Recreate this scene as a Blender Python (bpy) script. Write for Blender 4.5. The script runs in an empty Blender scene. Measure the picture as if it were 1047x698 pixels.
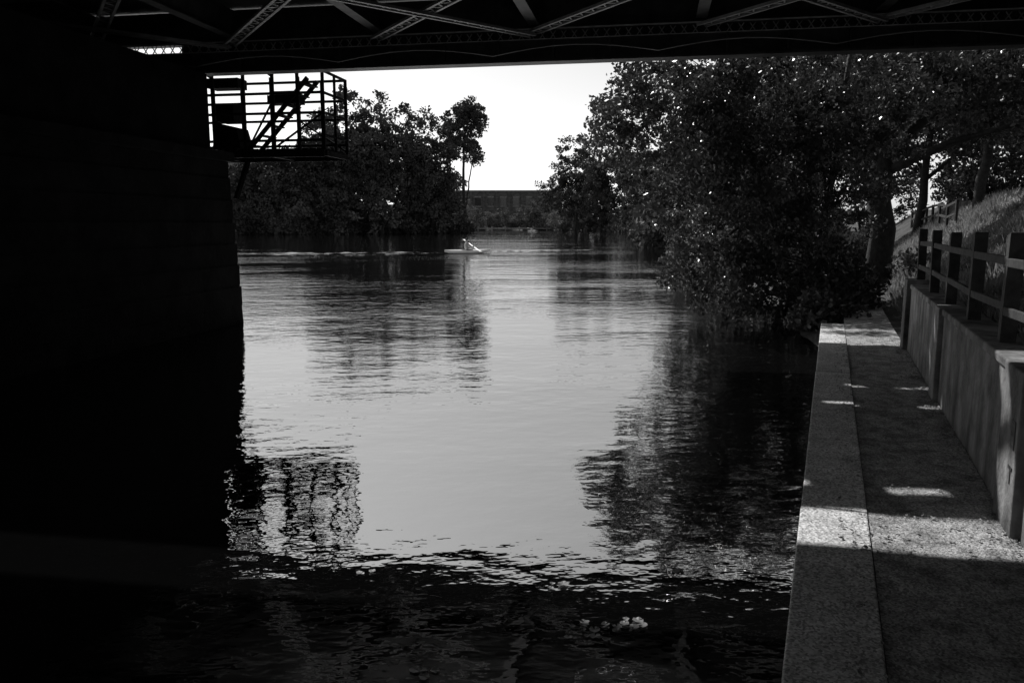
import bpy, math, random
import numpy as np
from mathutils import Vector, Matrix
random.seed(7); rng=np.random.default_rng(7)
sc=bpy.context.scene
sc.view_settings.view_transform='Standard'
try: sc.view_settings.look='None'
except: pass
sc.view_settings.exposure=0

# ---------------- frames ----------------
def G(g,p,z): # bridge frame: g along the bridge, p across
    c,s=math.cos(math.radians(10)),math.sin(math.radians(10))
    return Vector((g*c+p*s, -g*s+p*c, z))
def N(n,s,z): # quay frame: s along towpath, n to the land side
    return Vector((n*.929+s*.369, -n*.369+s*.929, z))

# ---------------- materials ----------------
def mat(name,c0,c1=None,scale=5,rough=.8,bump=0,bscale=None,spec=.3,detail=6,transl=0,p0=.35,p1=.65,vor=None,stain=0):
    m=bpy.data.materials.new(name); m.use_nodes=True
    nt=m.node_tree; b=nt.nodes['Principled BSDF']
    b.inputs['Roughness'].default_value=rough
    b.inputs['Specular IOR Level'].default_value=spec
    if c1 is None: c1=c0
    tc=nt.nodes.new('ShaderNodeTexCoord')
    nz=nt.nodes.new('ShaderNodeTexNoise'); nz.inputs['Scale'].default_value=scale; nz.inputs['Detail'].default_value=detail; nz.inputs['Roughness'].default_value=.65
    nt.links.new(tc.outputs['Object'],nz.inputs['Vector'])
    r=nt.nodes.new('ShaderNodeValToRGB')
    r.color_ramp.elements[0].position=p0; r.color_ramp.elements[1].position=p1
    r.color_ramp.elements[0].color=(c0,c0,c0,1); r.color_ramp.elements[1].color=(c1,c1,c1,1)
    nt.links.new(nz.outputs['Fac'],r.inputs['Fac'])
    col=r.outputs['Color']
    def mul(col,fac):
        mx=nt.nodes.new('ShaderNodeVectorMath'); mx.operation='MULTIPLY'
        nt.links.new(col,mx.inputs[0]); nt.links.new(fac,mx.inputs[1]); return mx.outputs[0]
    if vor:
        v=nt.nodes.new('ShaderNodeTexVoronoi'); v.inputs['Scale'].default_value=vor
        nt.links.new(tc.outputs['Object'],v.inputs['Vector'])
        bw=nt.nodes.new('ShaderNodeRGBToBW'); nt.links.new(v.outputs['Color'],bw.inputs[0])
        mr=nt.nodes.new('ShaderNodeMapRange'); mr.inputs['From Min'].default_value=.2; mr.inputs['From Max'].default_value=.8
        mr.inputs['To Min'].default_value=.5; mr.inputs['To Max'].default_value=1.5
        nt.links.new(bw.outputs[0],mr.inputs['Value']); col=mul(col,mr.outputs[0])
    if stain: # vertical weather streaks
        mp=nt.nodes.new('ShaderNodeMapping'); mp.inputs['Scale'].default_value=(1,1,.12)
        n3=nt.nodes.new('ShaderNodeTexNoise'); n3.inputs['Scale'].default_value=stain; n3.inputs['Detail'].default_value=6
        nt.links.new(tc.outputs['Object'],mp.inputs[0]); nt.links.new(mp.outputs[0],n3.inputs['Vector'])
        mr=nt.nodes.new('ShaderNodeMapRange'); mr.inputs['From Min'].default_value=.35; mr.inputs['From Max'].default_value=.6
        mr.inputs['To Min'].default_value=.4; mr.inputs['To Max'].default_value=1.1
        nt.links.new(n3.outputs['Fac'],mr.inputs['Value']); col=mul(col,mr.outputs[0])
    nt.links.new(col,b.inputs['Base Color'])
    if bump:
        n2=nt.nodes.new('ShaderNodeTexNoise'); n2.inputs['Scale'].default_value=bscale or scale*4; n2.inputs['Detail'].default_value=5
        nt.links.new(tc.outputs['Object'],n2.inputs['Vector'])
        bp=nt.nodes.new('ShaderNodeBump'); bp.inputs['Strength'].default_value=1; bp.inputs['Distance'].default_value=bump
        nt.links.new(n2.outputs['Fac'],bp.inputs['Height']); nt.links.new(bp.outputs[0],b.inputs['Normal'])
    if transl:
        t=nt.nodes.new('ShaderNodeBsdfTranslucent'); nt.links.new(col,t.inputs['Color'])
        ms=nt.nodes.new('ShaderNodeMixShader'); ms.inputs[0].default_value=transl
        out=nt.nodes['Material Output']
        nt.links.new(b.outputs[0],ms.inputs[1]); nt.links.new(t.outputs[0],ms.inputs[2]); nt.links.new(ms.outputs[0],out.inputs['Surface'])
    return m
M_leaf=mat('leaf',.018,.09,1.0,.32,spec=.55,transl=.25)
M_leaf_far=mat('leaf_far',.02,.12,.10,.8,spec=.15)
M_leaf_pale=mat('leaf_pale',.06,.22,.2,.8,spec=.15,transl=.2)
M_bark=mat('bark',.02,.05,8,.9,bump=.02)
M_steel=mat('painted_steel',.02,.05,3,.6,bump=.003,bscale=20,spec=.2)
M_steel_l=mat('painted_steel_light',.08,.17,3,.6)
M_steel_m=mat('lacing_steel',.22,.42,6,.6)  # steel tone raised to keep the dimly lit lacing bars visible
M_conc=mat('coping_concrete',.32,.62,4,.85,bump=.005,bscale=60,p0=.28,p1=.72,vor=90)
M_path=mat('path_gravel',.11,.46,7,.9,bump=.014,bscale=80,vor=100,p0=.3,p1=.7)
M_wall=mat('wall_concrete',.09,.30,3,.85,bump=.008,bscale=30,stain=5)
M_wood=mat('weathered_wood',.02,.05,10,.85,bump=.004)
M_ground=mat('ground_soil',.025,.07,1.5,.95,bump=.03,bscale=12)
M_grass=mat('grass_blades',.12,.42,1.3,.6,transl=.3)
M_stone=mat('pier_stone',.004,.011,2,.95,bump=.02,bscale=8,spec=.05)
M_pale=mat('pale_render',.35,.5,2,.8)
M_stage=mat('stage_timber',.15,.3,2,.8)
M_dark=mat('dark_roof',.05,.08,2,.8)
M_glass=mat('window_glass',.02,.03,2,.15,spec=.6)
M_white=mat('white_gelcoat',.75,.8,2,.3,spec=.5)
M_skin=mat('skin',.35,.4,5,.6)
M_hair=mat('hair',.03,.04,5,.7)
M_lily=mat('lily_pad',.05,.16,6,.5,spec=.3)

def brickmat(name,c1,c2,mortar,scale):
    m=bpy.data.materials.new(name); m.use_nodes=True; nt=m.node_tree; b=nt.nodes['Principled BSDF']
    b.inputs['Roughness'].default_value=.9
    tc=nt.nodes.new('ShaderNodeTexCoord'); mp=nt.nodes.new('ShaderNodeMapping'); mp.inputs['Rotation'].default_value=(math.radians(90),0,0)
    br=nt.nodes.new('ShaderNodeTexBrick'); br.inputs['Scale'].default_value=scale
    br.inputs['Color1'].default_value=(c1,)*3+(1,); br.inputs['Color2'].default_value=(c2,)*3+(1,); br.inputs['Mortar'].default_value=(mortar,)*3+(1,)
    nt.links.new(tc.outputs['Object'],mp.inputs[0]); nt.links.new(mp.outputs[0],br.inputs['Vector']); nt.links.new(br.outputs['Color'],b.inputs['Base Color'])
    return m
M_brick=brickmat('old_brick',.05,.12,.14,.6)

# ---------------- mesh builder ----------------
class MB:
    def __init__(s): s.v=[]; s.f=[]; s.m=[]
    def hexa(s,pts,mi=0):
        o=len(s.v); s.v+= [tuple(p) for p in pts]
        for q in ((0,3,2,1),(4,5,6,7),(0,1,5,4),(1,2,6,5),(2,3,7,6),(3,0,4,7)):
            s.f.append(tuple(o+i for i in q)); s.m.append(mi)
    def box(s,F,a0,a1,b0,b1,z0,z1,mi=0):
        s.hexa([F(a0,b0,z0),F(a1,b0,z0),F(a1,b1,z0),F(a0,b1,z0),F(a0,b0,z1),F(a1,b0,z1),F(a1,b1,z1),F(a0,b1,z1)],mi)
    def beam(s,p0,p1,w,h,mi=0):
        p0=Vector(p0);p1=Vector(p1); d=(p1-p0).normalized()
        up=Vector((0,0,1)) if abs(d.z)<.95 else Vector((0,1,0))
        x=d.cross(up).normalized()*w/2; y=x.cross(d).normalized()*h/2
        s.hexa([p0-x-y,p0+x-y,p1+x-y,p1-x-y,p0-x+y,p0+x+y,p1+x+y,p1-x+y],mi)
    def tube(s,pts,rad,sides=8,mi=0):
        o=len(s.v); n=len(pts)
        for i,p in enumerate(pts):
            p=Vector(p); d=(Vector(pts[min(i+1,n-1)])-Vector(pts[max(i-1,0)])).normalized()
            a=Vector((1,0,0)) if abs(d.x)<.8 else Vector((0,1,0))
            x=d.cross(a).normalized(); y=d.cross(x)
            for k in range(sides):
                t=2*math.pi*k/sides; s.v.append(tuple(p+(x*math.cos(t)+y*math.sin(t))*rad[i]))
        for i in range(n-1):
            for k in range(sides):
                k2=(k+1)%sides
                s.f.append((o+i*sides+k,o+i*sides+k2,o+(i+1)*sides+k2,o+(i+1)*sides+k)); s.m.append(mi)
        s.f.append(tuple(o+k for k in range(sides))[::-1]); s.m.append(mi)
        s.f.append(tuple(o+(n-1)*sides+k for k in range(sides))); s.m.append(mi)
    def laced(s,p0,p1,w,t,pitch,mi=0,up=None):
        p0=Vector(p0);p1=Vector(p1);d=(p1-p0);L=d.length;d.normalize(); u=Vector(up).normalized()*w/2
        s.beam(p0-u,p1-u,t*1.6,t*1.6,mi); s.beam(p0+u,p1+u,t*1.6,t*1.6,mi)
        k=int(L/pitch)
        for i in range(k):
            a=p0+d*(i*pitch); b=p0+d*((i+1)*pitch); sg=1 if i%2 else -1
            s.beam(a-u*sg,b+u*sg,t*.9,t*.5,mi)
    def obj(s,name,mats,smooth=False,parent=None,bevel=0):
        me=bpy.data.meshes.new(name); me.from_pydata(s.v,[],s.f)
        for m in mats: me.materials.append(m)
        me.polygons.foreach_set('material_index',s.m)
        if smooth: me.polygons.foreach_set('use_smooth',[True]*len(s.f))
        me.update(); o=bpy.data.objects.new(name,me); sc.collection.objects.link(o)
        if parent: o.parent=parent
        if bevel:
            b=o.modifiers.new('bevel','BEVEL'); b.width=bevel; b.segments=2
        return o
def empty(name):
    e=bpy.data.objects.new(name,None); sc.collection.objects.link(e); return e

# ---------------- river outline and terrain ----------------
q=lambda n,s:(N(n,s,0).x,N(n,s,0).y)
river=[q(-.085,-60),q(-.085,14.2),(5.5,15.2),(6.2,17.5),(7.0,24),(9.5,40),(15,70),(21,110),(27,170),(27,234),(-14,238),(-9,172),(-52,141),(-90,100),(-100,-60)]
RP=np.array(river)
def sdist(P):
    d=np.full(len(P),1e9); inside=np.zeros(len(P),bool); n=len(RP)
    for i in range(n):
        a=RP[i]; b=RP[(i+1)%n]; e=b-a; w=P-a
        t=np.clip((w@e)/(e@e),0,1); dd=np.hypot(*(w-t[:,None]*e).T); d=np.minimum(d,dd)
        c=((a[1]>P[:,1])!=(b[1]>P[:,1]))&(P[:,0]<(b[0]-a[0])*(P[:,1]-a[1])/(b[1]-a[1]+1e-12)+a[0])
        inside^=c
    return np.where(inside,-d,d)
def sm(x,a,b):
    t=np.clip((x-a)/(b-a),0,1); return t*t*(3-2*t)
def terrain(P):
    sd=sdist(P)
    n=P[:,0]*.929-P[:,1]*.369; s=P[:,0]*.369+P[:,1]*.929
    h=np.where(sd<0,-1.3*sm(-sd,0,1.2)-.02, .35*sm(sd,0,.8)+1.1*sm(sd,2,18))
    hw=np.where(n<1.12,.30,np.where(s<12.2,1.17,.30)+np.clip((n-1.28),0,3.4)*np.where(s<12.2,.20,.22+.53*sm(s,12.2,17)))
    fade=sm(s,45,90)
    h=np.where((n>-.02)&(s<90),hw*(1-fade)+h*fade,h)
    h=np.where((n<=-.02)&(s<14.2),np.minimum(h,-.9),h)
    bumps=.10*np.sin(P[:,0]*.9+1.3*np.sin(P[:,1]*.5))*np.sin(P[:,1]*.7+.8*np.sin(P[:,0]*.6))
    h=h+np.where((n>1.6),bumps,0)
    return h
def axis(f0,f1,st,lim,mid=(60,280),cap=2.5):
    a=list(np.arange(f0,f1,st)); x=f1; d=st
    while x<lim:
        a.append(x); d=min(d*1.09,cap) if x<mid[1] else d*1.15; x+=d
    x=f0-st; d=st
    while x>-lim:
        a.append(x); d=min(d*1.09,cap) if x>-mid[0] else d*1.15; x-=d
    return sorted(a)
na=[v for v in axis(-8,12,.4,2500,(150,60)) if not(-.5<v<1.9)]+[-.45,-.2,-.1,0,.3,.7,1.0,1.12,1.28,1.5,1.75]; na=np.array(sorted(na))
sa=[v for v in axis(-6,40,.45,2500,(20,275))]; sa=np.array(sorted(sa+[12.19,12.21,14.19,14.21]))
NN,SS=np.meshgrid(na,sa); P=np.stack([NN.ravel()*.929+SS.ravel()*.369,-NN.ravel()*.369+SS.ravel()*.929],1)
Z=terrain(P); W=len(na)
faces=[(j*W+i,j*W+i+1,(j+1)*W+i+1,(j+1)*W+i) for j in range(len(sa)-1) for i in range(W-1)]
me=bpy.data.meshes.new('ground'); me.from_pydata(np.column_stack([P,Z]).tolist(),[],faces); me.materials.append(M_ground)
me.polygons.foreach_set('use_smooth',[True]*len(faces))
gr=bpy.data.objects.new('ground',me); sc.collection.objects.link(gr)

# ---------------- water ----------------
mw=bpy.data.materials.new('river_water'); mw.use_nodes=True; nt=mw.node_tree; b=nt.nodes['Principled BSDF']
b.inputs['Base Color'].default_value=(.003,.003,.003,1); b.inputs['Roughness'].default_value=.015; b.inputs['IOR'].default_value=5.5
tc=nt.nodes.new('ShaderNodeTexCoord')
def wn(scale,st,det=3,rot=.25):
    mp=nt.nodes.new('ShaderNodeMapping'); mp.inputs['Scale'].default_value=st; mp.inputs['Rotation'].default_value=(0,0,rot)
    nz=nt.nodes.new('ShaderNodeTexNoise'); nz.inputs['Scale'].default_value=scale; nz.inputs['Detail'].default_value=det; nz.inputs['Roughness'].default_value=.5
    nt.links.new(tc.outputs['Object'],mp.inputs[0]); nt.links.new(mp.outputs[0],nz.inputs['Vector']); return nz.outputs['Fac']
def math_(op,a,b_=None):
    m=nt.nodes.new('ShaderNodeMath'); m.operation=op
    for i,x in enumerate((a,b_)):
        if x is None: continue
        if isinstance(x,(int,float)): m.inputs[i].default_value=x
        else: nt.links.new(x,m.inputs[i])
    return m.outputs[0]
sx=nt.nodes.new('ShaderNodeSeparateXYZ'); nt.links.new(tc.outputs['Object'],sx.inputs[0])
mr=nt.nodes.new('ShaderNodeMapRange'); mr.inputs['From Min'].default_value=6; mr.inputs['From Max'].default_value=40; mr.inputs['To Min'].default_value=1.15; mr.inputs['To Max'].default_value=1.5
nt.links.new(sx.outputs['Y'],mr.inputs['Value'])
patch=nt.nodes.new('ShaderNodeMapRange'); patch.inputs['From Min'].default_value=.42; patch.inputs['From Max'].default_value=.6; patch.inputs['To Min'].default_value=.5; patch.inputs['To Max'].default_value=1.5
nt.links.new(wn(.07,(1,2.0,1),3),patch.inputs['Value'])
h=math_('ADD',math_('MULTIPLY',wn(.9,(1,1.5,1),2),.014),math_('MULTIPLY',wn(3.6,(1,1.5,1),3,-.2),.0075))
h=math_('ADD',h,math_('MULTIPLY',wn(.28,(1,1.3,1),1,.6),.008))
h=math_('MULTIPLY',h,math_('MULTIPLY',mr.outputs[0],patch.outputs[0]))
bp=nt.nodes.new('ShaderNodeBump'); bp.inputs['Distance'].default_value=1; nt.links.new(h,bp.inputs['Height']); nt.links.new(bp.outputs[0],b.inputs['Normal'])
wb=MB()
wb.v=[(-130,-80,0),(130,-80,0),(130,260,0),(-130,260,0)]; wb.f=[(0,1,2,3)]; wb.m=[0]
wb.obj('water',[mw])
# wake of the kayak: broken low ridges of water trailing behind it
wk=MB()
def ridge(x0,y0,x1,y1,hh,wd):
    K=60; o=len(wk.v)
    for i in range(K+1):
        t=i/K; x=x0+(x1-x0)*t; y=y0+(y1-y0)*t+.25*math.sin(t*9+x0); a=hh*math.sin(math.pi*min(1,t*1.0))**.5*(.55+.45*math.sin(t*47+x0)*math.sin(t*23))
        for (dy,z) in ((-wd,-.004),(-wd*.35,a*.6),(0,a),(wd*.4,a*.5),(wd,-.004)): wk.v.append((x,y+dy,z))
    for i in range(K):
        for j in range(4): wk.f.append((o+i*5+j,o+i*5+j+1,o+(i+1)*5+j+1,o+(i+1)*5+j)); wk.m.append(0)
ridge(-5.2,58.6,-19,55.5,.07,.45); ridge(-8,57.0,-17,53.6,.045,.4); ridge(-2,60.5,7,63.5,.04,.4); ridge(-4.5,58,-13,50.5,.04,.4)
wk.obj('kayak_wake',[mw],smooth=True)

# ---------------- quay, path, wall, fence ----------------
cp=MB(); s=-9.4
while s<14:
    cp.box(N,-.08+random.uniform(-.004,.004),.29,s,s+2.394,-.9,.4+random.uniform(-.003,.003)); s+=2.4
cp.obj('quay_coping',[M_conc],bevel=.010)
pb=MB()
pn=np.linspace(.295,1.045,10); ps=np.arange(-9,44,.15); W2=len(pn)
for sv in ps:
    for nv in pn:
        pb.v.append(tuple(N(nv,sv,.380+.008*math.sin(sv*2.1+nv*5)*math.sin(nv*4+sv*.7)+rng.normal()*.0015)))
for j in range(len(ps)-1):
    for i in range(W2-1): pb.f.append((j*W2+i,j*W2+i+1,(j+1)*W2+i+1,(j+1)*W2+i)); pb.m.append(0)
pb.obj('towpath',[M_path],smooth=True)
n=5200; nn=.12+rng.random(n)*.93; ss=1.2+rng.random(n)**1.3*12
nn=np.where(rng.random(n)<.35,1.04-np.abs(rng.normal(size=n))*.07,nn); nn=np.clip(nn,-.05,1.04)
zb=np.where(nn<.29,.404,.388); r=.004+.010*rng.random(n)**2; az=rng.random(n)*6.283
xy=np.column_stack([nn*.929+ss*.369,-nn*.369+ss*.929])
def cr(k,dz): return np.column_stack([xy[:,0]+np.cos(az+k)*r,xy[:,1]+np.sin(az+k)*r,zb+dz])
V=np.stack([cr(0,0),cr(1.3,r*.5),cr(3.1,r*1.0),cr(4.6,r*.4)],1).reshape(-1,3); LITTER=V

wl=MB()
wl.box(N,1.05,1.30,-9,12.0,-.2,1.22)
wl.box(N,1.03,1.32,-9,4.85,1.222,1.285); wl.box(N,1.03,1.32,5.45,11.95,1.222,1.285)
wl.box(N,1.00,1.36,4.9,5.4,-.2,1.30); wl.box(N,.99,1.38,12.0,12.4,-.2,1.34)
wl.box(N,1.005,1.34,8.6,8.95,-.2,1.29)
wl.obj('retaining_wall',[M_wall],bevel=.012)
fc=MB(); posts=[-3.2,-1.8,-.4,1.0,2.4,3.75,5.15,6.35,7.75,9.2,10.6,12.15]
for p in posts:
    t1=random.uniform(-.02,.02); t2=random.uniform(-.015,.015); h_=2.02+random.uniform(-.03,.04)
    fc.hexa([N(1.12,p-.05,1.25),N(1.22,p-.05,1.25),N(1.22,p+.05,1.25),N(1.12,p+.05,1.25),N(1.12+t2,p-.05+t1,h_),N(1.22+t2,p-.05+t1,h_),N(1.22+t2,p+.05+t1,h_-.02),N(1.12+t2,p+.05+t1,h_-.02)])
for z in (1.84,1.52):
    for a,b_ in zip(posts[:-1],posts[1:]):
        dz=random.uniform(-.02,.02); fc.beam(N(1.14,a-.03,z+dz),N(1.14,b_+.03,z-dz),.03,.06)
fc.obj('timber_fence',[M_wood],bevel=.006)
gf=MB()
for (a0,a1,z0,z1) in ((4.97,4.995,.86,1.02),(4.995,5.07,1.0,1.02),(4.995,5.06,.93,.95),(4.995,5.07,.86,.88),(4.97,5.07,.74,.76),(5.0,5.02,.66,.76)):
    gf.box(N,.996,.998,a0,a1,z0,z1)
gf.obj('graffiti',[M_hair])

hr=MB()
for i in range(8):
    s0=27+i*2.0; z=float(terrain(np.array([q(3.4,s0)]))[0])
    hr.beam(N(3.4,s0,z-.1),N(3.4,s0,z+.8),.07,.07)
    if i<7:
        z2=float(terrain(np.array([q(3.4,s0+2)]))[0])
        for k in (.75,.4): hr.beam(N(3.4,s0,z+k),N(3.4,s0+2,z2+k),.04,.07)
hr.obj('bank_fence',[M_wood])

# ---------------- bridge ----------------
br=empty('steel_bridge')
gd=MB()
p0=15.5
gd.box(G,-45,16,p0-.012,p0+.012,5.12,5.48)
gd.box(G,-45,16,p0-.16,p0+.16,5.08,5.12)
gd.box(G,-45,16,p0-.10,p0+.10,5.48,5.505)
gd.box(G,-45,16,p0-.10,p0+.10,5.655,5.68)
gd.box(G,-45,16,p0-.012,p0+.012,5.68,6.3)
gd.box(G,-9.6,16,p0+.05,p0+.06,5.506,5.654)
x=-45
while x<16:
    gd.box(G,x,x+.03,p0-.13,p0-.0125,5.121,5.479); x+=1.05
gd.box(G,-45,16,11.59,11.61,5.6,6.3); gd.box(G,-45,16,11.45,11.75,5.56,5.60)
for p0 in (7.2,3.0,-1.5,-6): gd.box(G,-45,16,p0-.15,p0+.15,5.1,6.3)
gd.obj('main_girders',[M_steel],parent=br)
dk=MB()
dk.box(G,-45,16,-8,9.02,6.32,6.37); dk.box(G,-45,16,9.62,10.03,6.32,6.37); dk.box(G,-45,16,10.17,12.60,6.32,6.37); dk.box(G,-45,16,12.70,13.5,6.32,6.37); dk.box(G,-45,16,13.60,15.9,6.32,6.37)
def slotted(a,b_,gaps):  # unseen slots added to the deck to throw sun dapples on the quay
    xx=-45
    for g_,h_ in gaps: dk.box(G,xx,g_,a+.001,b_-.001,6.322,6.368); xx=h_
    dk.box(G,xx,16,a+.001,b_-.001,6.322,6.368)
slotted(10.03,10.17,[(-2.75,-2.56),(-2.40,-2.2),(-1.72,-1.35),(.6,.8)])
slotted(12.60,12.70,[(-1.6,-1.3),(-.75,-.5),(-.2,.35)])
slotted(13.5,13.6,[(-1.2,-1.0),(-.7,-.1)])
for x in (-4.2,-1.0,3.1,7.3,11): dk.box(G,x,x+.10,9.021,9.619,6.325,6.365)
dk.box(G,-45,16,15.901,15.97,6.3,7.0)
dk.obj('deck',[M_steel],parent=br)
cb=MB()
x=-45
while x<15:
    cb.box(G,x-.1,x+.1,11.62,15.48,5.75,5.775); cb.box(G,x-.012,x+.012,11.62,15.48,5.7755,6.3); x+=3.05
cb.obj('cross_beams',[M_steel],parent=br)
lc=MB(); x=-45; k=0
while x<12:
    a=G(x,15.3,5.60); b_=G(x+3.05,11.8,5.60); c=G(x,11.8,5.54); d=G(x+3.05,15.3,5.54)
    lc.laced(a,b_,.20,.03,.16,0,up=(b_-a).cross(Vector((0,0,1))))
    if k%2: lc.laced(c,d,.16,.03,.14,0,up=(d-c).cross(Vector((0,0,1))))
    k+=1; x+=3.05
for i in range(-9,5):
    pts=[G(i*3.05+t*3.05,15.25,5.19+.16*math.sin(math.pi*t)) for t in np.linspace(0,1,9)]
    lc.tube(pts,[.012]*9,6)
lc.obj('wind_bracing',[M_steel_l],parent=br)
lc=MB(); p0=15.5; x=-30
while x<16:
    lc.beam(G(x,p0-.03,5.508),G(x+.10,p0-.03,5.652),.012,.018); lc.beam(G(x+.10,p0-.045,5.508),G(x,p0-.045,5.652),.012,.018); x+=.2
lc.box(G,-30,16,p0-.115,p0-.101,5.665,5.69); lc.box(G,-30,16,p0-.115,p0-.101,5.485,5.50)
lc.obj('lacing_bars',[M_steel_m],parent=br)
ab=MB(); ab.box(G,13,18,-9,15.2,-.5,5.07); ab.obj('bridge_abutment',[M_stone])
# ---- pier ----
pr=MB()
pr.hexa([G(-14.2,0,-1.3),G(-8.55,0,-1.3),G(-8.55,15.75,-1.3),G(-14.2,15.75,-1.3),G(-14,.2,3.35),G(-8.75,.2,3.35),G(-8.75,15.6,3.35),G(-14,15.6,3.35)])
pr.box(G,-14.2,-8.65,0,15.75,3.352,3.55)
pr.box(G,-14,-8.95,.3,15.35,3.552,5.07)
for zc in np.arange(.35,3.2,.45):
    t=(zc+1.3)/4.65; gx=-8.55-.2*t; py=15.75-.15*t
    pr.box(G,-14.2+.2*t-.012,gx+.008,.0,py+.008,zc,zc+.42)
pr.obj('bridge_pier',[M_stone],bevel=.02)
# ---- platform cage ----
pl=MB(); g0,g1,p0,p1=-10.6,-6.75,15.95,17.2
for gx in np.arange(g0,g1-.12,.16): pl.box(G,gx,gx+.12,p0,p1,3.60,3.64)
for pp in (p0,p1): pl.box(G,g0,g1,pp-.04,pp+.04,3.46,3.598)
for gx in (g0,-9.3,-8,g1): pl.box(G,gx-.04,gx+.04,p0+.05,p1-.05,3.48,3.59)
for gx in (g0,-9.9,-9.2,-8.5,-7.85,-7.3,g1):
    for pp in (p0,p1): pl.beam(G(gx,pp,3.6),G(gx,pp,5.30 if gx<-7.5 else 5.2),.06,.06)
for gx in (g0,g1):
    pl.beam(G(gx,(p0+p1)/2,3.6),G(gx,(p0+p1)/2,5.2),.05,.05)
    for z in (3.9,4.35,4.75,5.18): pl.beam(G(gx,p0,z),G(gx,p1,z),.045,.045)
for z in (3.8,4.35,4.75,5.18):
    for pp in (p0,p1): pl.beam(G(g0,pp,z),G(g1,pp,z),.05,.05)
pl.beam(G(-7.85,p0,3.65),G(g1,p0,4.35),.035,.035); pl.beam(G(-7.85,p1,4.35),G(g1,p1,3.65),.035,.035); pl.beam(G(-9.2,p1,3.6),G(-8.5,p1,4.75),.035,.035)
# access stair stringers and treads
for pp in (16.25,16.75): pl.beam(G(-8.6,pp,3.64),G(-7.2,pp,5.1),.04,.09)
for i in range(7): pl.box(G,-8.55+i*.2,-8.38+i*.2,16.26,16.74,3.72+i*.208,3.745+i*.208)
pl.beam(G(-8.6,16.2,3.4),G(-8.7,15.8,2.6),.08,.08); pl.beam(G(-9.8,16.2,3.4),G(-9.8,15.8,2.6),.08,.08)
for gx in (g0,-9.2,-7.85): pl.beam(G(gx,p0,5.1),G(gx,15.7,5.15),.05,.05)
pl.box(G,-8.2,-7.5,16.4,16.75,4.62,4.79); pl.box(G,-8.1,-7.6,16.45,16.7,4.80,4.88)
pl.beam(G(-8.15,16.5,3.64),G(-8.15,16.5,4.62),.04,.04); pl.beam(G(-7.55,16.5,3.64),G(-7.55,16.5,4.62),.04,.04)
pl.hexa([G(-9.3,16.0,3.65),G(-8.65,16.0,3.65),G(-8.65,16.6,3.65),G(-9.3,16.6,3.65),G(-9.2,16.05,4.2),G(-8.75,16.05,4.1),G(-8.75,16.55,4.1),G(-9.2,16.55,4.2)])
pl.box(G,-9.2,-8.8,16.05,16.5,4.22,4.6); pl.box(G,-9.4,-8.7,16.1,16.5,4.92,5.12)
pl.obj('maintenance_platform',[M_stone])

# ---------------- foliage tools ----------------
def leaf_arrays(C,R,per,size,asp=.55,droop=.3):
    C=np.repeat(C,per,0); R=np.repeat(R,per)[:,None]; n=len(C)
    d=rng.normal(size=(n,3)); d/=np.linalg.norm(d,axis=1)[:,None]
    pos=C+d*R*(rng.random((n,1))**.45)*np.array([1,1,.75])
    a=rng.normal(size=(n,3)); a[:,2]-=droop; a/=np.linalg.norm(a,axis=1)[:,None]
    u=rng.normal(size=(n,3)); u[:,2]*=.5; bb=np.cross(a,u); bb/=np.linalg.norm(bb,axis=1)[:,None]
    sz=size*(.6+.8*rng.random((n,1)))
    a=a*sz; bb=bb*sz*asp
    V=np.stack([pos-a*.5,pos+bb*.5-a*.05,pos+a*.5,pos-bb*.5-a*.05],1).reshape(-1,3)
    return V
def build_mesh(name,mb,V,mats):
    nb=len(mb.v); k=len(V)//4
    idx=(np.arange(k*4)+nb)
    nfb=len(mb.f)
    me=bpy.data.meshes.new(name)
    verts=np.vstack([np.array(mb.v).reshape(-1,3),V]) if nb else V
    loops=[i for f in mb.f for i in f]; starts=[];c=0
    for f in mb.f: starts.append(c); c+=len(f)
    L=np.concatenate([np.array(loops,dtype=np.int32),idx.astype(np.int32)])
    S=np.concatenate([np.array(starts,dtype=np.int32),(c+4*np.arange(k)).astype(np.int32)])
    me.vertices.add(len(verts)); me.vertices.foreach_set('co',verts.astype(np.float32).ravel())
    me.loops.add(len(L)); me.loops.foreach_set('vertex_index',L)
    me.polygons.add(len(S)); me.polygons.foreach_set('loop_start',S)
    me.polygons.foreach_set('material_index',np.concatenate([np.zeros(nfb,dtype=np.int32),np.ones(k,dtype=np.int32)]))
    for m in mats: me.materials.append(m)
    me.update(calc_edges=True); me.validate()
    return me
me=build_mesh('path_litter',MB(),LITTER,[M_pale,M_path]); o=bpy.data.objects.new('path_litter',me); sc.collection.objects.link(o)
def clumps(env,n):
    vol=np.array([e[3]*e[4]*e[5] for e in env])**.8; vol/=vol.sum()
    out=[]
    for _ in range(n):
        e=env[rng.choice(len(env),p=vol)]; d=rng.normal(size=3); d/=np.linalg.norm(d); r=rng.random()**.38
        out.append([e[0]+d[0]*e[3]*r,e[1]+d[1]*e[4]*r,e[2]+d[2]*e[5]*r])
    return np.array(out)
def limb(mb,a,b_,r0,r1,sag=.15,seg=6,sides=6):
    a=Vector(a);b_=Vector(b_);L=(b_-a).length; pts=[];rad=[]
    ox=Vector((random.uniform(-1,1),random.uniform(-1,1),random.uniform(0,1)))*L*sag
    for i in range(seg+1):
        t=i/seg; p=a.lerp(b_,t)+ox*math.sin(math.pi*t)+Vector((random.uniform(-1,1),random.uniform(-1,1),random.uniform(-1,1)))*L*.012
        pts.append(p); rad.append(r0*(1-t)+r1*t)
    mb.tube(pts,rad,sides); return pts
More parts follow.
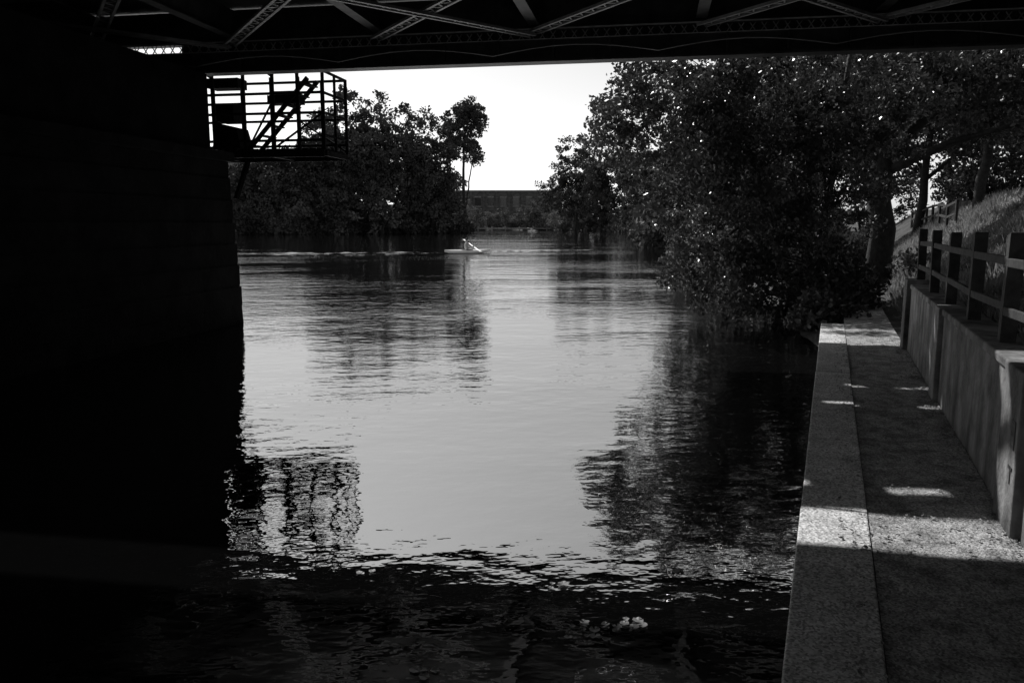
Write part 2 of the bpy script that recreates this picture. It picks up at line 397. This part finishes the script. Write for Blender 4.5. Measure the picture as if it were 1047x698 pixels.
def tree(name,env,ncl,per,cr,size,stems,limbs,leafm,droop=.3,loc=None,extra=None):
    mb=MB(); C=clumps(env,ncl)
    if extra is not None: C=np.vstack([C,extra])
    if loc is None: C[:,2]=np.maximum(C[:,2],.25)
    joints=[]
    for (a,b_,r0,r1) in stems:
        pts=limb(mb,a,b_,r0,r1,.05,9,10); joints+=[(p,r0+(r1-r0)*i/9) for i,p in enumerate(pts) if i>2]
    for i in range(limbs):
        c=Vector(C[rng.integers(len(C))])
        j=min(joints,key=lambda jj:(jj[0]-c).length+ (3 if jj[0].z>c.z else 0)+random.random()*1.5)
        r=min(j[1]*.6,.035*(c-j[0]).length+.02)
        pts=limb(mb,j[0],c,r,r*.2,.12,5,5)
        if i%3==0: joints.append((pts[3],r*.5))
    R=cr*(.6+.8*rng.random(len(C)))
    V=leaf_arrays(C,R,per,size,droop=droop)
    me=build_mesh(name,mb,V,[M_bark,leafm])
    o=bpy.data.objects.new(name,me); sc.collection.objects.link(o)
    if loc: o.location=loc
    return o

env=[(4.4,18.6,4.9,2.7,2.6,1.6),(6.6,19.2,5.0,2.6,2.6,1.7),(4.8,19,3.2,2.4,2.4,1.6),(2.9,18.4,4.6,1.4,1.3,1.5),(5.6,18.0,2.0,2.1,1.9,1.5),(7.5,18.8,3.6,1.5,2,2.2),(5.8,16.8,.9,1.9,1.2,.9),(4.9,17.5,1.0,1.5,1.2,.8)]
B=(7.0,19.0,.2)
stems=[(B,(5.2,18.5,4.6),.13,.05),((7.1,19.1,.2),(6.4,19.3,6.3),.17,.05),((6.9,18.8,.2),(4.0,18.0,3.6),.10,.03),((7.2,19.1,.2),(7.7,19.0,6.0),.14,.05),((6.9,18.9,.2),(5.9,17.8,5.4),.10,.04)]
tree('riverside_tree',env,490,150,.38,.105,stems,160,M_leaf)
env=[(10.5,22,6.4,3.6,3.6,1.4),(9.4,21,5.4,1.8,2.2,1.0),(12.8,21.5,5.6,2.2,2.4,1.3)]
tree('mature_tree',env,210,120,.5,.13,[((10.3,22.3,.3),(10.5,22.3,7),.36,.2),((10.4,22.3,4),(12.6,21.8,6.4),.18,.08)],60,M_leaf)
def lib_tree(name,loc,Rr,H,z0,ncl,per,size,tr,leafm,cr=.6):
    env=[(0,0,(z0+H)/2,Rr*.75,Rr*.75,(H-z0)/2)]
    for i in range(5):
        a=i*1.256+random.random(); env.append((math.cos(a)*Rr*.55,math.sin(a)*Rr*.55,z0+(H-z0)*(.25+.45*random.random()),Rr*.5,Rr*.5,(H-z0)*.26))
    return tree(name,env,ncl,per,cr,size,[((0,0,-.6),(random.uniform(-.3,.3),0,H*.75),tr,tr*.3)],50,leafm,loc=loc)
def gz(x,y): return float(terrain(np.array([[x,y]]))[0])
for (x,y,R,H,z0,n) in ((15.2,26.5,3.2,6.8,2.4,190),(16.6,33,4.5,9,2.2,220),(18.8,23,3.4,7,2.0,170),(20.5,38,5,11,1.6,220),(12.4,38,4,9.5,3,200),(25,31,4.5,9,1.5,200),(14,50,5,12,1,200),(24,54,6,13,1,200)):
    lib_tree('bank_tree',(x,y,gz(x,y)),R,H,z0,n,100,.19,.2,M_leaf,.6)
def shrub(name,pts,per,size,cr,leafm,stemsz=.03):
    mb=MB(); C=[];R=[]
    for (x,y,z,rx,rz,k) in pts:
        g=gz(x,y)
        for i in range(k):
            d=rng.normal(size=3); d/=np.linalg.norm(d); r=rng.random()**.4
            c=(x+d[0]*rx*r,y+d[1]*rx*r,max(g,0)+z+abs(d[2])*rz*r); C.append(c); R.append(cr*(.6+.8*rng.random()))
            if i%4==0: limb(mb,(x+random.uniform(-.2,.2)*rx,y+random.uniform(-.2,.2)*rx,g-.1),c,stemsz,stemsz*.3,.1,4,5)
    V=leaf_arrays(np.array(C),np.array(R),per,size)
    V[:,2]=np.maximum(V[:,2],.01)
    me=build_mesh(name,mb,V,[M_bark,leafm]); o=bpy.data.objects.new(name,me); sc.collection.objects.link(o); return o
shrub('bank_shrubs',[(5.9,15.0,.0,.6,.5,26),(6.6,16.6,.0,.9,.9,40),(7.4,18.4,.1,.9,1.2,36),(7.8,20,.1,1.0,1.5,40),(8.4,22.5,.1,1.1,1.8,40),(8.8,25.5,.1,1.5,2.4,50),(8.2,29,.1,1.6,3,60),(10.5,33,.1,2,3.4,60),(9.6,38,.1,2.5,4,60),(12,45,.1,3,5,60),(9.9,19.5,.0,.35,.5,8)],100,.12,.34,M_leaf)
shrub('hillside_shrubs',[(13.0,31,.2,1.6,1.6,50),(17,29,.1,1.6,1.6,40),(19,27,.1,1.5,2,40),(20,33,.1,3,3,60),(14.6,38,.1,2.5,3,60),(14.5,20,.1,1.2,1.5,40)],90,.15,.4,M_leaf)

# ---------------- grass on the bank ----------------
n=65000
nn=1.35+rng.random(n)**1.2*8; ss=3+rng.random(n)*34
Pg=np.column_stack([nn*.929+ss*.369,-nn*.369+ss*.929]); zg=terrain(Pg)-.02
hgt=(.06+.16*rng.random(n))*(1+.6*np.sin(Pg[:,0]*2)*np.sin(Pg[:,1]*1.7)); az=rng.random(n)*6.283
wd=.012+.014*rng.random(n); lean=rng.normal(size=(n,2))*.08
a=np.column_stack([Pg[:,0]-np.cos(az)*wd,Pg[:,1]-np.sin(az)*wd,zg]); b2=np.column_stack([Pg[:,0]+np.cos(az)*wd,Pg[:,1]+np.sin(az)*wd,zg])
c2=np.column_stack([Pg+lean+np.column_stack([np.cos(az),np.sin(az)])*wd[:,None]*.3,zg+hgt]); d2=np.column_stack([Pg+lean,zg+hgt*1.02])
V=np.stack([a,b2,c2,d2],1).reshape(-1,3)
me=build_mesh('grass',MB(),V,[M_grass,M_grass]); o=bpy.data.objects.new('grass',me); sc.collection.objects.link(o)

# ---------------- far banks ----------------
far=[(-49,153,6,14),(-42,152,6.5,16),(-35.5,154,6.5,23),(-31,153,7.5,28.5),(-25.5,157,7.5,28),(-20.5,161,7,26.5),(-16,165,6.5,26.5),(-56,158,8,12),(17,218,10,27),(24,205,9,25),(28.5,168,7,18),(29,135,7,17),(27,103,6,15),(24,80,5.5,14),(20,62,4.5,12),(33,48,6,14),(-46,168,8,15),(-37,166,7,20)]
for (x,y,R,H) in far:
    lib_tree('broadleaf_tree',(x,y,gz(x,y)),R,H,.6,270,62,.62,.45,M_leaf_far,1.3)
tree('ash_tree',[(-10.3,172,22.5,4.6,4,4.6),(-8.2,172,24.8,3.2,2.5,3.2),(-13,173,19,2.5,2.5,4),(-8.0,172,17,2.6,2,2.6)],170,70,1.1,.55,[((-10,174,.6),(-10,173,23),.42,.15),((-10,174,5),(-8,173,17),.2,.08)],50,M_leaf_far)
sh=[]
for i in range(40):
    t=i/39; x=-54+t*44; y=141.5+t*30.5; sh.append((x,y,-.1,1.9,random.uniform(2.5,6),34))
for i in range(22):
    y=238-(i*8)
    sh.append((min(27.5,22+i*.6) if y>165 else (y-16)*.152+4.6,y,-.1,2.0,random.uniform(3,6),34))
shrub('waterside_shrubs',sh,50,.55,1.1,M_leaf_far,.08)
sh=[]
for i in range(16): sh.append((-14+i*2.4,238.5+random.uniform(0,5),.0,1.7,random.uniform(1.5,8),26))
for (x,y) in ((13,230),(16,226),(20,226),(9,237),(6.5,239),(-12,238)): sh.append((x,y,.2,3.2,random.uniform(6,10),44))
shrub('garden_shrubs',sh,50,.5,1.0,M_leaf_pale,.08)

mbx=MB(); C=[];R=[]
for i in range(150):
    a=-75+i*1.0; rad=330+random.uniform(-20,20); x=math.sin(math.radians(a))*rad; y=math.cos(math.radians(a))*rad
    hh=random.uniform(4,8)
    if y<60: continue
    for k in range(14): C.append((x+random.uniform(-5,5),y+random.uniform(-5,5),1+random.random()*hh)); R.append(2.4)
    mbx.tube([(x,y,0),(x,y,hh*.7)],[.4,.2],5)
me=build_mesh('distant_treeline',mbx,leaf_arrays(np.array(C),np.array(R),26,1.1),[M_bark,M_leaf_far]); o=bpy.data.objects.new('distant_treeline',me); sc.collection.objects.link(o)

I=lambda a,b_,z:Vector((a,b_,z))
bd=empty('brick_warehouse')
w=MB(); w.box(I,-26,16,262,276,0,12.2)
for i in range(11): w.box(I,-26+i*4.13,-25.3+i*4.13,261.7,261.99,0,12.1)
w.obj('walls',[M_brick],parent=bd)
w=MB(); w.box(I,-26.2,16.2,261.5,276.3,12.2,12.6); w.obj('parapet',[M_pale],parent=bd)
w=MB(); w2=MB()
for i in range(10):
    for z in (2.2,7.6):
        x=-24.4+i*4.13; w.box(I,x,x+1.9,261.93,261.98,z,z+2.6); w2.box(I,x-.1,x+2.0,261.8,261.99,z-.35,z-.02); w2.box(I,x-.1,x+2.0,261.82,261.99,z+2.62,z+3.0)
w.obj('windows',[M_glass],parent=bd); w2.obj('sills',[M_stage],parent=bd)
ls=MB(); ls.box(I,-14,20,234.5,236,.35,.7)
for x in range(-14,21,4): ls.box(I,x,x+.3,234.1,234.4,-1,1.1)
ls.obj('landing_stage',[M_stage])
hs=empty('house'); w=MB(); w.box(I,-76,-58,182,192,0,11); w.obj('walls',[M_brick],parent=hs)
w=MB(); w.v=[(-76.6,181.5,11),(-57.4,181.5,11),(-57.4,192.5,11),(-76.6,192.5,11),(-76.6,187,16.5),(-57.4,187,16.5)]
w.f=[(0,1,5,4),(2,3,4,5),(1,2,5),(3,0,4),(3,2,1,0)]; w.m=[0]*5; w.obj('roof',[M_dark],parent=hs)
w=MB(); w.box(I,-62,-60.8,185.5,187,14,18.2); w.obj('chimney',[M_brick],parent=hs)
w=MB()
for x in (-74,-70,-66,-62):
    for z in (3,7): w.box(I,x,x+1.3,181.93,181.98,z,z+1.7)
w.obj('windows',[M_glass],parent=hs)

# ---------------- kayaks with paddlers ----------------
def kayak(name,loc,rot,L=3.9):
    e=empty(name); e.location=loc; e.rotation_euler=(0,0,rot)
    m=MB(); K=13; S=10
    for i in range(K):
        t=-1+2*i/(K-1); wv=.31*(1-abs(t)**2.2)+.012; rise=.10*abs(t)**3
        for k in range(S):
            a=2*math.pi*k/S; m.v.append((t*L/2,wv*math.cos(a),.10+rise+(.17 if math.sin(a)>0 else .14)*math.sin(a)*(1-.5*abs(t)**3)))
    for i in range(K-1):
        for k in range(S):
            k2=(k+1)%S; m.f.append((i*S+k,i*S+k2,(i+1)*S+k2,(i+1)*S+k)); m.m.append(0)
    m.f.append(tuple(range(S))); m.f.append(tuple((K-1)*S+k for k in range(S))[::-1]); m.m+=[0,0]
    m.obj('hull',[M_white],smooth=True,parent=e)
    m=MB(); ring=[(math.cos(a)*.42-.1,math.sin(a)*.22,.265) for a in np.linspace(0,2*math.pi,17)]; m.tube(ring,[.02]*17,6); m.obj('cockpit_rim',[M_hair],parent=e)
    V=[(-.15,0,.25),(-.14,0,.42),(-.10,0,.60),(-.08,0,.74),(-.07,0,.82),
       (-.06,.19,.70),(.10,.30,.52),(.34,.30,.56),(-.06,-.19,.70),(.12,-.30,.48),(.36,-.24,.50),
       (0,.11,.24),(.35,.13,.30),(.0,-.11,.24),(.35,-.13,.30)]
    E=[(0,1),(1,2),(2,3),(3,4),(3,5),(5,6),(6,7),(3,8),(8,9),(9,10),(0,11),(11,12),(0,13),(13,14)]
    Rr=[.15,.14,.165,.10,.055,.07,.045,.03,.07,.045,.03,.09,.07,.09,.07]
    me=bpy.data.meshes.new('body'); me.from_pydata(V,E,[]); me.materials.append(M_pale)
    o=bpy.data.objects.new('body',me); sc.collection.objects.link(o); o.parent=e
    md=o.modifiers.new('skin','SKIN')
    for i,r in enumerate(Rr): me.skin_vertices[0].data[i].radius=(r,r)
    me.skin_vertices[0].data[0].use_root=True
    o.modifiers.new('sub','SUBSURF').levels=1; o.modifiers['sub'].render_levels=1
    def ball(nm,c,r,mt):
        bpy.ops.mesh.primitive_uv_sphere_add(segments=14,ring_count=10,radius=1,location=c); b=bpy.context.object; b.name=nm; b.scale=r; b.parent=e; b.data.materials.append(mt)
        for p in b.data.polygons: p.use_smooth=True
    ball('head',(-.05,0,.93),(.095,.078,.12),M_skin); ball('hair',(-.072,0,.965),(.098,.086,.105),M_hair); ball('nose',(.048,0,.92),(.018,.012,.02),M_skin)
    for sy in (1,-1): ball('ear',(-.05,.08*sy,.93),(.018,.01,.028),M_skin); ball('hand',(.36,.30 if sy>0 else -.24,.55 if sy>0 else .50),(.045,.035,.04),M_skin)
    m=MB(); a=Vector((.36,1.05,.83)); b_=Vector((.36,-1.0,.25)); m.tube([a,b_],[.016,.016],6)
    d=(b_-a).normalized()
    for p,sg in ((a,-1),(b_,1)):
        m.hexa([p+Vector((-.08,0,0)),p+Vector((.08,0,0)),p+Vector((.09,0,0))+d*sg*.4,p+Vector((-.09,0,0))+d*sg*.4]+[p+Vector((-.08,.01,.02)),p+Vector((.08,.01,.02)),p+Vector((.09,.01,.02))+d*sg*.4,p+Vector((-.09,.01,.02))+d*sg*.4])
    m.obj('paddle',[M_white],parent=e)
kayak('kayak',(-3.1,56,0),math.radians(28),3.5)
kayak('kayak',(5,205,0),math.radians(60),4.2)

# ---------------- floating leaves ----------------
lp=MB()
for (cx,cy,r,k) in ((.40,3.85,.15,12),(.60,3.95,.08,6),(-.42,3.5,.07,5),(.25,4.4,.05,4),(1.0,4.6,.06,3),(-.9,4.6,.05,3)):
    for i in range(k):
        a=random.random()*6.28; d=r*math.sqrt(random.random()); x=cx+d*math.cos(a)*1.2; y=cy+d*math.sin(a)*.8; rr=random.uniform(.012,.034); a0=random.random()*6.28
        o_=len(lp.v); z=.004+random.random()*.006
        lp.v.append((x,y,z)); K=11
        for j in range(K+1):
            t=a0+.25+(2*math.pi-.5)*j/K; lp.v.append((x+rr*math.cos(t)*random.uniform(.75,1.1),y+rr*math.sin(t)*random.uniform(.75,1.1),z+.006*random.random()))
        for j in range(K): lp.f.append((o_,o_+1+j,o_+2+j)); lp.m.append(0)
lp.obj('lily_pads',[M_lily])

# ---------------- light ----------------
ts=Vector((-.40,.88,1.0)).normalized()
sl=bpy.data.lights.new('sun','SUN'); sl.energy=5; sl.angle=math.radians(.5); sl.color=(1,.99,.98)
so=bpy.data.objects.new('sun',sl); sc.collection.objects.link(so); so.rotation_euler=(-ts).to_track_quat('-Z','Y').to_euler(); so.location=(-20,30,40)
wd_=bpy.data.worlds.new('World'); sc.world=wd_; wd_.use_nodes=True; nt=wd_.node_tree
bg=nt.nodes['Background']; sk=nt.nodes.new('ShaderNodeTexSky'); sk.sky_type='NISHITA'; sk.sun_disc=False
sk.sun_elevation=math.asin(ts.z); sk.sun_rotation=math.atan2(ts.x,ts.y)
bw=nt.nodes.new('ShaderNodeRGBToBW'); nt.links.new(sk.outputs[0],bw.inputs[0]); nt.links.new(bw.outputs[0],bg.inputs['Color']); bg.inputs['Strength'].default_value=.14

cam=bpy.data.cameras.new('camera'); cam.lens=28; cam.sensor_width=36; cam.clip_end=6000; cam.clip_start=.05
co=bpy.data.objects.new('camera',cam); sc.collection.objects.link(co); co.location=(0,0,2.1); co.rotation_euler=(math.radians(90-8.45),0,0)
sc.camera=co
